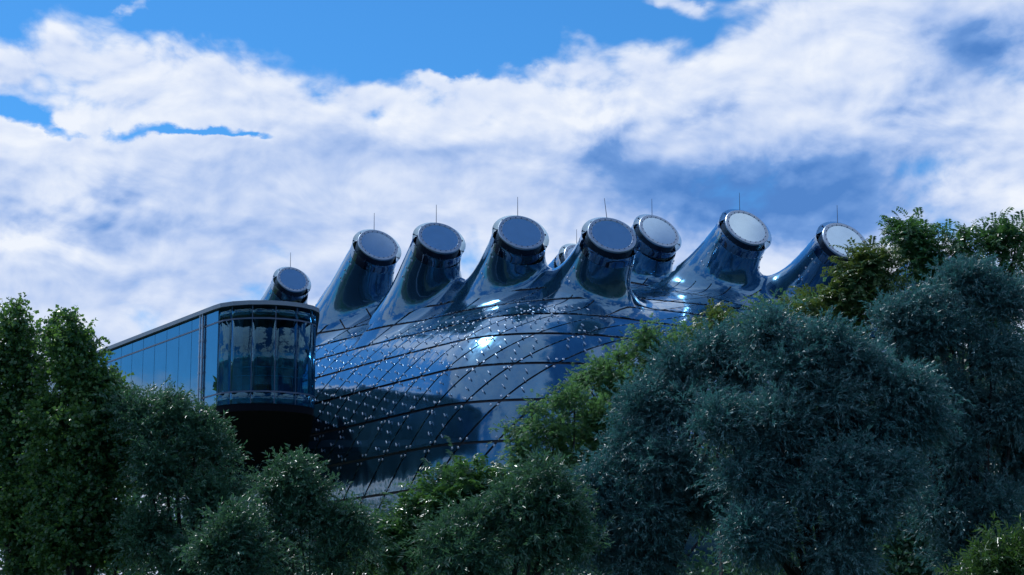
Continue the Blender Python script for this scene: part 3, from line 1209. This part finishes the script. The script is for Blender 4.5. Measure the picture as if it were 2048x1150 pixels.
def tree(name, label, kind, depth, lobes, nleaf, clump=0.38, group=None, leaf=None, basex=None, trunk_r=0.13, extra=None):
    L, Wd, nl, tl, droop, ang, pin, upw, wind, spread = TK[kind]
    wind = np.array(wind, float)
    cs, rs = [], []
    for lb in lobes:
        px, py, dy, rx, ry = lb
        d_ = depth + dy
        cs.append(at(px, py, d_))
        sh = (clump * 0.6 + tl * (0.75 if kind == 'silver_willow' else 0.5)) * (0.6 if kind == 'locust' else 1.0)                  # the twigs reach this far past the lobe
        rs.append([max(0.42 * r_ * d_ / FPX, r_ * d_ / FPX - sh) for r_ in (rx, rx, ry)])
    cs, rs = np.array(cs), np.array(rs)
    if basex is None:
        low = cs[cs[:, 2] <= np.median(cs[:, 2])]
        bx = low[:, 0].mean()
    else:
        bx = at(basex, 1100, depth)[0]
    base = np.array([bx, depth, 0.0])
    root = empty(name, base)
    tag(root, label, 'tree', group)
    area = (rs[:, 0] * rs[:, 2])
    ncl = np.maximum(6, (area / area.sum() * (area.sum() * 9.0 / clump ** 2)).astype(int))
    CC, OO = [], []
    for c, r, k in zip(cs, rs, ncl):
        d = norm(rng.normal(0, 1, (k, 3)))
        d[:, 1] = np.where(rng.random(k) < 0.35, -np.abs(d[:, 1]), d[:, 1])
        nb_ = 10 if kind != 'poplar' else 7                     # boughs: smaller tufts standing out of the lobe
        bd = norm(rng.normal(0, 1, (nb_, 3)) + [0, -0.25, 0.25])
        bc_ = c + bd * r * rng.uniform(0.55, 1.0, (nb_, 1))
        br_ = r * rng.uniform(0.30, 0.58, (nb_, 1))
        bi = rng.choice(nb_, k, p=(br_[:, 0] ** 2) / (br_[:, 0] ** 2).sum())
        d = norm(d + [0, 0, 0.35])
        p_ = bc_[bi] + d * br_[bi] * (0.55 + 0.5 * np.sqrt(rng.random((k, 1))))
        core = rng.random(k) < 0.18
        p_ = np.where(core[:, None], c + d * r * 0.7, p_)
        d = norm(d + 0.6 * bd[bi])
        q = np.min([(((p_ - c2) / r2) ** 2).sum(1) if c2 is not c else np.full(k, 9.0) for c2, r2 in zip(cs, rs)], axis=0)
        ok = q > 0.35
        CC.append(p_[ok])
        OO.append(norm(d / r)[ok])
    CC, OO = np.concatenate(CC), np.concatenate(OO)
    ntw = nleaf // nl
    # uneven clumps: some rich, some thin
    wgt = rng.gamma(1.3 if kind == 'poplar' else 2.4, 1.0, len(CC))
    ci = rng.choice(len(CC), ntw, p=wgt / wgt.sum())
    spr = rng.normal(0, 1, (ntw, 3))
    st = CC[ci] + spr * clump * np.array([0.52, 0.52, 0.42]) - OO[ci] * 0.1
    dr = norm(OO[ci] * 0.8 + spr * 0.30 + rng.normal(0, spread, (ntw, 3)) + np.array([0, 0, upw]) + wind)
    ups = norm(np.array([0, 0, 1.0]) + rng.normal(0, 0.35, (ntw, 3)))
    if kind == 'poplar':                         # upright shoots all over the crown
        keep = rng.random(ntw) < 0.62
        st, dr, ups = st[keep], dr[keep], ups[keep]
        extra = list(extra or [])
        for (px, py, dy, rx, ry) in lobes:
            if rx < 30:
                continue
            for _ in range(8):
                x0, y0 = px + rng.uniform(-0.8, 0.75) * rx, py + rng.uniform(-0.25, 0.9) * ry
                extra.append((x0, y0, x0 + rng.normal(3, 8), y0 - rng.uniform(30, 58), 30))
    if extra is not None:                        # long shoots standing clear of the crown
        for (x0, y0, x1, y1, n_) in extra:
            dd_ = depth + (rng.uniform(-0.6, 0.5) if kind == 'poplar' else 0.0)
            a_, e_ = at(x0, y0, dd_), at(x1, y1, dd_)
            f = rng.random((n_, 1)) ** 0.8
            wd = 0.05 + 0.10 * (1 - f) * (kind == 'poplar')
            st = np.concatenate([st, a_ + (e_ - a_) * f + rng.normal(0, 1, (n_, 3)) * wd])
            dr = np.concatenate([dr, norm(norm(e_ - a_) * 0.8 + rng.normal(0, 0.6, (n_, 3)))])
            ups = np.concatenate([ups, norm(np.array([0, 0, 1.0]) + rng.normal(0, 0.3, (n_, 3)))])
    # leaves deep inside the crown
    nin_ = ntw // 5
    k_ = rng.choice(len(cs), nin_, p=area / area.sum())
    st = np.concatenate([st, cs[k_] + norm(rng.normal(0, 1, (nin_, 3))) * rs[k_] * (0.72 * rng.random((nin_, 1)) ** 0.5)])
    dr = np.concatenate([dr, norm(rng.normal(0, 1, (nin_, 3)))])
    ups = np.concatenate([ups, norm(rng.normal(0, 1, (nin_, 3)))])
    Vv = leaf_cloud(kind, st, dr, ups)
    n4 = len(Vv) // 4
    i0 = np.arange(n4) * 4
    Ft = np.concatenate([np.stack([i0, i0 + 1, i0 + 2], 1), np.stack([i0, i0 + 2, i0 + 3], 1)])
    crown = mesh_obj('crown', Vv - base, Ft, LM[leaf or ('green_willow' if kind == 'long_willow' else kind)], root)
    # trunk, limbs and twigs
    mb = MB()
    top = cs[np.argmax(cs[:, 2])]
    hub = np.array([bx, depth, 0]) * 0.4 + np.array([cs[:, 0].mean(), depth, 0]) * 0.6
    hub[2] = max(1.2, cs[:, 2].min() * 0.6)
    mb.tube([np.zeros(3) - [0, 0, 0.1], (hub - base) * 0.5 + [0.05, 0, 0], hub - base], [trunk_r * 1.25, trunk_r, trunk_r * 0.9], 8)
    tb = mb.build('trunk', M['bark'], root, True)
    mb = MB()
    for c, r in zip(cs, rs):
        mid = hub * 0.5 + c * 0.5 + rng.normal(0, 0.15, 3) - [0, 0, 0.15]
        mb.tube([hub - base - [0, 0, 0.1], mid - base, c - base, c + [0, 0, r[2] * 0.6] - base], [trunk_r * 0.55, trunk_r * 0.34, trunk_r * 0.18, 0.008], 6)
    sel = rng.choice(len(CC), min(len(CC), 90), replace=False)
    for i in sel:
        j = np.argmin((((CC[i] - cs) / rs) ** 2).sum(1))
        c = cs[j]
        mid = c * 0.45 + CC[i] * 0.55 - [0, 0, 0.06]
        mb.tube([c - base, mid - base, CC[i] + OO[i] * 0.12 - base], [0.014, 0.010, 0.004], 4)
    br = mb.build('limbs', M['bark'], root)
    br['kind'] = 'stuff'
    return root


tree('poplar_tree', 'tall dark green poplar with a loose single pointed top beside the two-topped poplar', 'poplar', 40.0,
     [(34, 672, 0, 13, 30), (4, 722, 0, 28, 42), (46, 752, .1, 32, 44), (18, 815, 0, 50, 70), (55, 850, -.3, 45, 60), (30, 910, 0, 70, 90), (20, 1030, -.3, 80, 100), (70, 1120, 0, 70, 80)], 42000, 0.34,
     'poplars by the glazed gallery', trunk_r=0.12, extra=[(38, 670, 33, 612, 60), (10, 680, 4, 622, 50), (55, 710, 66, 668, 40), (75, 790, 88, 735, 40), (25, 700, 20, 655, 40)])
tree('poplar_tree', 'dark green poplar with two pointed tops standing in front of the glazed gallery', 'poplar', 39.0,
     [(126, 694, 0, 12, 26), (150, 700, 0, 13, 28), (140, 748, 0, 34, 38), (170, 795, 0, 44, 46), (200, 790, 0, 20, 32), (218, 832, 0, 28, 44), (92, 850, 0, 34, 60), (170, 870, -.3, 78, 80),
      (225, 910, 0, 45, 70), (180, 990, -.3, 85, 90), (110, 960, 0, 70, 90), (150, 1090, 0, 100, 90), (240, 1080, 0, 60, 90)], 56000, 0.34,
     'poplars by the glazed gallery', trunk_r=0.12, extra=[(118, 690, 110, 638, 50), (152, 690, 138, 634, 60), (200, 765, 204, 708, 16), (228, 805, 222, 750, 16), (236, 845, 247, 785, 16), (90, 800, 82, 750, 16), (172, 755, 178, 715, 12)])
tree('willow_tree', 'bushy green willow with small glinting leaves below the rounded end of the glazed gallery', 'green_willow', 38.0,
     [(345, 830, 0, 38, 28), (295, 865, 0, 50, 50), (390, 865, 0, 42, 45), (430, 915, 0, 42, 50), (330, 950, -.2, 85, 75), (465, 985, 0, 40, 55), (405, 1010, -.3, 80, 80), (300, 1070, 0, 80, 80),
      (480, 1070, 0, 50, 60), (272, 822, .3, 22, 18), (390, 1120, -.3, 100, 70)], 60000, 0.36, extra=[(345, 815, 350, 797, 16), (425, 880, 432, 850, 14), (270, 815, 262, 795, 14)])
tree('willow_tree', 'slender young green willow with visible thin stem standing against the dark skin', 'green_willow', 36.0,
     [(585, 950, 0, 38, 30), (553, 990, 0, 36, 40), (620, 995, 0, 46, 46), (590, 1035, -.2, 55, 40), (660, 1050, 0, 46, 40), (695, 1045, 0, 34, 36), (722, 1075, 0, 22, 26), (545, 1070, 0, 40, 40),
      (670, 1115, -.2, 70, 46), (560, 1130, .2, 50, 36)], 30000, 0.30, trunk_r=0.05, extra=[(560, 950, 548, 922, 12), (600, 940, 605, 915, 14)])
tree('willow_tree', 'low green willow with pale shiny leaves in front of the bushy one', 'green_willow', 33.0,
     [(470, 1055, 0, 50, 36), (430, 1110, 0, 66, 45), (515, 1105, 0, 45, 45), (470, 1150, 0, 90, 40)], 15000, 0.30, trunk_r=0.06)
tree('ailanthus_tree', 'dark feather-leaved tree with long shining fronds between the slender willow and the narrow-leaved shrub', 'ailanthus', 43.0,
     [(925, 972, 0, 50, 22), (975, 985, 0, 55, 36), (870, 1015, 0, 55, 28), (805, 1060, 0, 40, 24), (910, 1020, .3, 90, 60), (780, 1085, 0, 60, 40), (860, 1080, .4, 90, 60), (940, 1110, .4, 90, 60), (720, 1120, .2, 50, 36)], 26000, 0.5)
tree('willow_tree', 'grey green narrow-leaved willow shrub between the feather-leaved tree and the big silver willow', 'long_willow', 34.0,
     [(1085, 965, 0, 38, 30), (1040, 1015, 0, 50, 40), (1110, 1015, 0, 55, 46), (960, 1055, 0, 52, 32), (1060, 1080, -.3, 90, 60), (890, 1090, 0, 42, 34), (940, 1120, -.3, 80, 45), (1150, 1080, 0, 50, 60)], 30000, 0.34,
     extra=[(1080, 950, 1075, 925, 14), (1110, 950, 1118, 930, 12)])
tree('locust_tree', 'soft mid green locust tree of fine leaflets below the seam-lined near skin', 'locust', 61.0,
     [(1062, 815, 0, 42, 22), (1030, 860, 0, 36, 34), (1110, 860, 0, 80, 48), (1150, 800, 0, 50, 40), (1040, 915, 0, 46, 44), (1130, 930, .5, 100, 60), (1200, 880, 1, 80, 80)], 95000, 0.42)
tree('locust_tree', 'soft mid green locust tree rising to the roof edge, above its lower neighbour', 'locust', 63.0,
     [(1163, 758, 0, 20, 16), (1200, 740, 0, 34, 28), (1236, 712, 0, 36, 30), (1288, 668, 0, 36, 20), (1300, 700, 0, 60, 36), (1370, 672, 0, 70, 28), (1240, 770, 0, 80, 50), (1330, 760, .5, 90, 60), (1450, 660, .5, 60, 30), (1570, 620, .5, 70, 26), (1640, 610, 1, 50, 30)], 110000, 0.42)
tree('silver_willow_tree', 'big silver grey willow of drooping sprays beside the lower locust tree', 'silver_willow', 46.0,
     [(1425, 705, .4, 70, 36), (1365, 745, .2, 66, 44), (1470, 745, .5, 60, 50), (1296, 812, 0, 58, 44), (1385, 820, -.3, 80, 60), (1262, 895, 0, 58, 58), (1330, 920, -.4, 90, 70), (1195, 980, 0, 56, 60),
      (1290, 1030, -.4, 100, 80), (1195, 1090, 0, 70, 70), (1400, 1010, 0, 90, 80), (1310, 1120, -.2, 110, 60)], 150000, 0.50, trunk_r=0.2)
tree('silver_willow_tree', 'big silver grey willow with high domed crown below the farthest right white discs', 'silver_willow', 43.0,
     [(1540, 672, .8, 70, 34), (1650, 695, .5, 84, 46), (1585, 735, .2, 76, 52), (1720, 735, .3, 66, 50), (1800, 785, .2, 50, 46), (1680, 800, -.2, 90, 60), (1560, 850, -.2, 84, 60), (1830, 850, .4, 34, 36), (1760, 860, .3, 70, 50),
      (1690, 930, -.8, 66, 40), (1770, 960, -.8, 66, 50), (1620, 990, -.8, 80, 60), (1720, 1030, -1.0, 100, 70), (1500, 960, 0, 80, 70), (1530, 1080, -.4, 110, 80), (1680, 1120, -.8, 120, 60), (1450, 850, .3, 60, 50), (1600, 890, .6, 100, 70), (1680, 870, .8, 90, 60), (1560, 930, .8, 90, 60)], 225000, 0.50, trunk_r=0.2)
tree('silver_willow_tree', 'big silver grey willow in front of the tall feather-leaved treetop', 'silver_willow', 50.0,
     [(1930, 565, 0, 70, 34), (1850, 610, 0, 70, 40), (1780, 640, 0, 50, 34), (2005, 610, 0, 56, 50), (1900, 660, -.3, 90, 60), (1830, 700, 0, 60, 50), (1985, 720, -.4, 80, 66), (1900, 780, -.2, 70, 70), (2030, 830, -.2, 60, 90),
      (1930, 900, -.2, 80, 80), (2000, 1010, -.3, 90, 90), (1890, 1020, 0, 70, 80), (1940, 1110, 0, 100, 70), (2040, 760, .5, 60, 90), (2045, 920, .5, 50, 90), (1960, 830, .6, 90, 80), (1880, 900, .6, 70, 80)], 205000, 0.50, trunk_r=0.2)
tree('ailanthus_tree', 'rust tinged feather-leaved treetop in front of the rightmost white disc nozzle', 'ailanthus', 55.0,
     [(1748, 528, 0, 26, 14), (1722, 555, 0, 40, 22), (1770, 575, 0, 26, 26), (1680, 592, 0, 50, 26), (1735, 610, .3, 60, 36), (1640, 620, .3, 50, 22), (1700, 660, .5, 90, 50)], 24000, 0.5, leaf='russet')
tree('ailanthus_tree', 'tall dark feather-leaved treetop with fronds standing out against the sky', 'ailanthus', 56.0,
     [(1818, 470, 0, 22, 16), (1832, 505, 0, 30, 22), (1862, 530, 0, 44, 34), (1925, 495, 0, 40, 18), (1985, 485, 0, 46, 22), (2035, 480, 0, 36, 26), (1905, 555, .4, 70, 40), (2020, 550, .4, 60, 60), (1960, 640, .6, 90, 60)], 34000, 0.5,
     extra=[(1830, 480, 1790, 442, 14), (1850, 500, 1815, 440, 10), (2030, 470, 2012, 440, 8), (1930, 490, 1925, 465, 6), (1830, 490, 1785, 468, 8)])
tree('ailanthus_tree', 'small russet feather-leaved treetop poking above the locust at the roof edge', 'ailanthus', 59.0,
     [(1428, 640, 0, 22, 12), (1440, 672, 0, 26, 20), (1420, 710, .3, 40, 30)], 2600, 0.4, leaf='russet', trunk_r=0.06)
tree('willow_tree', 'small bright green narrow-leaved willow in front of the big silver willows', 'long_willow', 28.0,
     [(2000, 1118, 0, 36, 24), (2042, 1100, 0, 28, 20), (1965, 1142, 0, 20, 14), (2030, 1150, 0, 60, 36)], 5000, 0.26, leaf='bright', trunk_r=0.05)

# ------------------------------------------------------------------ thicket on the far bank behind the front trees
rng = np.random.default_rng(33)
pp = []
for k in range(380):
    x = rng.uniform(-24, 27) if k % 3 else rng.uniform(11, 22)
    y = rng.uniform(64, 76)
    pxx = 1024 + FPX * x / y
    topy = np.interp(pxx, [-200, 60, 200, 320, 420, 560, 720, 950, 1150, 1300, 1500, 1750, 2250], [760, 800, 850, 900, 960, 1080, 1120, 1080, 960, 840, 740, 650, 540])
    zt = CAM[2] + (1249 - topy) * y / FPX
    c = np.array([x, y, rng.uniform(0.25, 0.86) * zt])
    r_ = np.array([1.5, 1.2, 1.2]) * rng.uniform(0.7, 1.2)
    n_ = 420
    d = norm(rng.normal(0, 1, (n_, 3)))
    q = c + d * r_ * (0.5 + 0.5 * rng.random((n_, 1)))
    pp.append(q[(q[:, 2] < zt) & (q[:, 2] > 0.05)])
pp = np.concatenate(pp)
n_ = len(pp)
d1 = norm(rng.normal(0, 1, (n_, 3)) + [0, 0, 0.3])
d2 = norm(np.cross(d1, rng.normal(0, 1, (n_, 3))))
sz = rng.uniform(0.06, 0.15, (n_, 1))
Vt = np.stack([pp - d1 * sz, pp + d2 * sz * 0.55, pp + d1 * sz, pp - d2 * sz * 0.55], 1).reshape(-1, 3)
i0 = np.arange(n_) * 4
th = mesh_obj('thicket', Vt, np.concatenate([np.stack([i0, i0 + 1, i0 + 2], 1), np.stack([i0, i0 + 2, i0 + 3], 1)]), LM['green_willow'])
th['kind'] = 'stuff'
tag(th, 'dark thicket on the bank between the front trees and the museum', 'thicket')

# ------------------------------------------------------------------ woods and gardens round about, seen only as dark reflections
rng = np.random.default_rng(21)
tl_p = []
for k in range(180):
    a = rng.uniform(0, 2 * math.pi)
    cx, cy = 0 + 95 * math.sin(a), 62 + 95 * math.cos(a)
    R_ = rng.uniform(0.75, 1.35)
    cx, cy = cx * R_, 62 + (cy - 62) * R_
    if k % 6 == 0:
        f_ = rng.random()
        cx, cy = -40 - 34 * f_ + rng.uniform(-4, 2), 100 + 95 * f_
    ang = math.degrees(math.atan2(cx, cy))
    if cy > 0 and abs(ang) < (22.0 if k % 6 == 0 else 26):
        continue
    h_ = rng.uniform(14, 19) if k % 6 == 0 else rng.uniform(7, 15)
    r_ = rng.uniform(3.5, 6.5)
    n_ = 900
    d = norm(rng.normal(0, 1, (n_, 3)))
    tl_p.append(np.array([cx, cy, h_ * 0.52]) + d * np.array([r_, r_, h_ * 0.5]) * (0.6 + 0.45 * rng.random((n_, 1))))
tl_p = np.concatenate(tl_p)
n_ = len(tl_p)
d1 = norm(rng.normal(0, 1, (n_, 3)))
d2 = norm(np.cross(d1, rng.normal(0, 1, (n_, 3))))
sz = rng.uniform(0.22, 0.5, (n_, 1))
Vt = np.stack([tl_p - d1 * sz, tl_p + d2 * sz * 0.6, tl_p + d1 * sz, tl_p - d2 * sz * 0.6], 1).reshape(-1, 3)
Vt[:, 2] = np.maximum(Vt[:, 2], 0.02)
i0 = np.arange(n_) * 4
wood = mesh_obj('distant_wood', Vt, np.concatenate([np.stack([i0, i0 + 1, i0 + 2], 1), np.stack([i0, i0 + 2, i0 + 3], 1)]), LM['poplar'])
wood['kind'] = 'stuff'
tag(wood, 'dark belt of trees around the river bank, mirrored in the museum skin', 'wood')
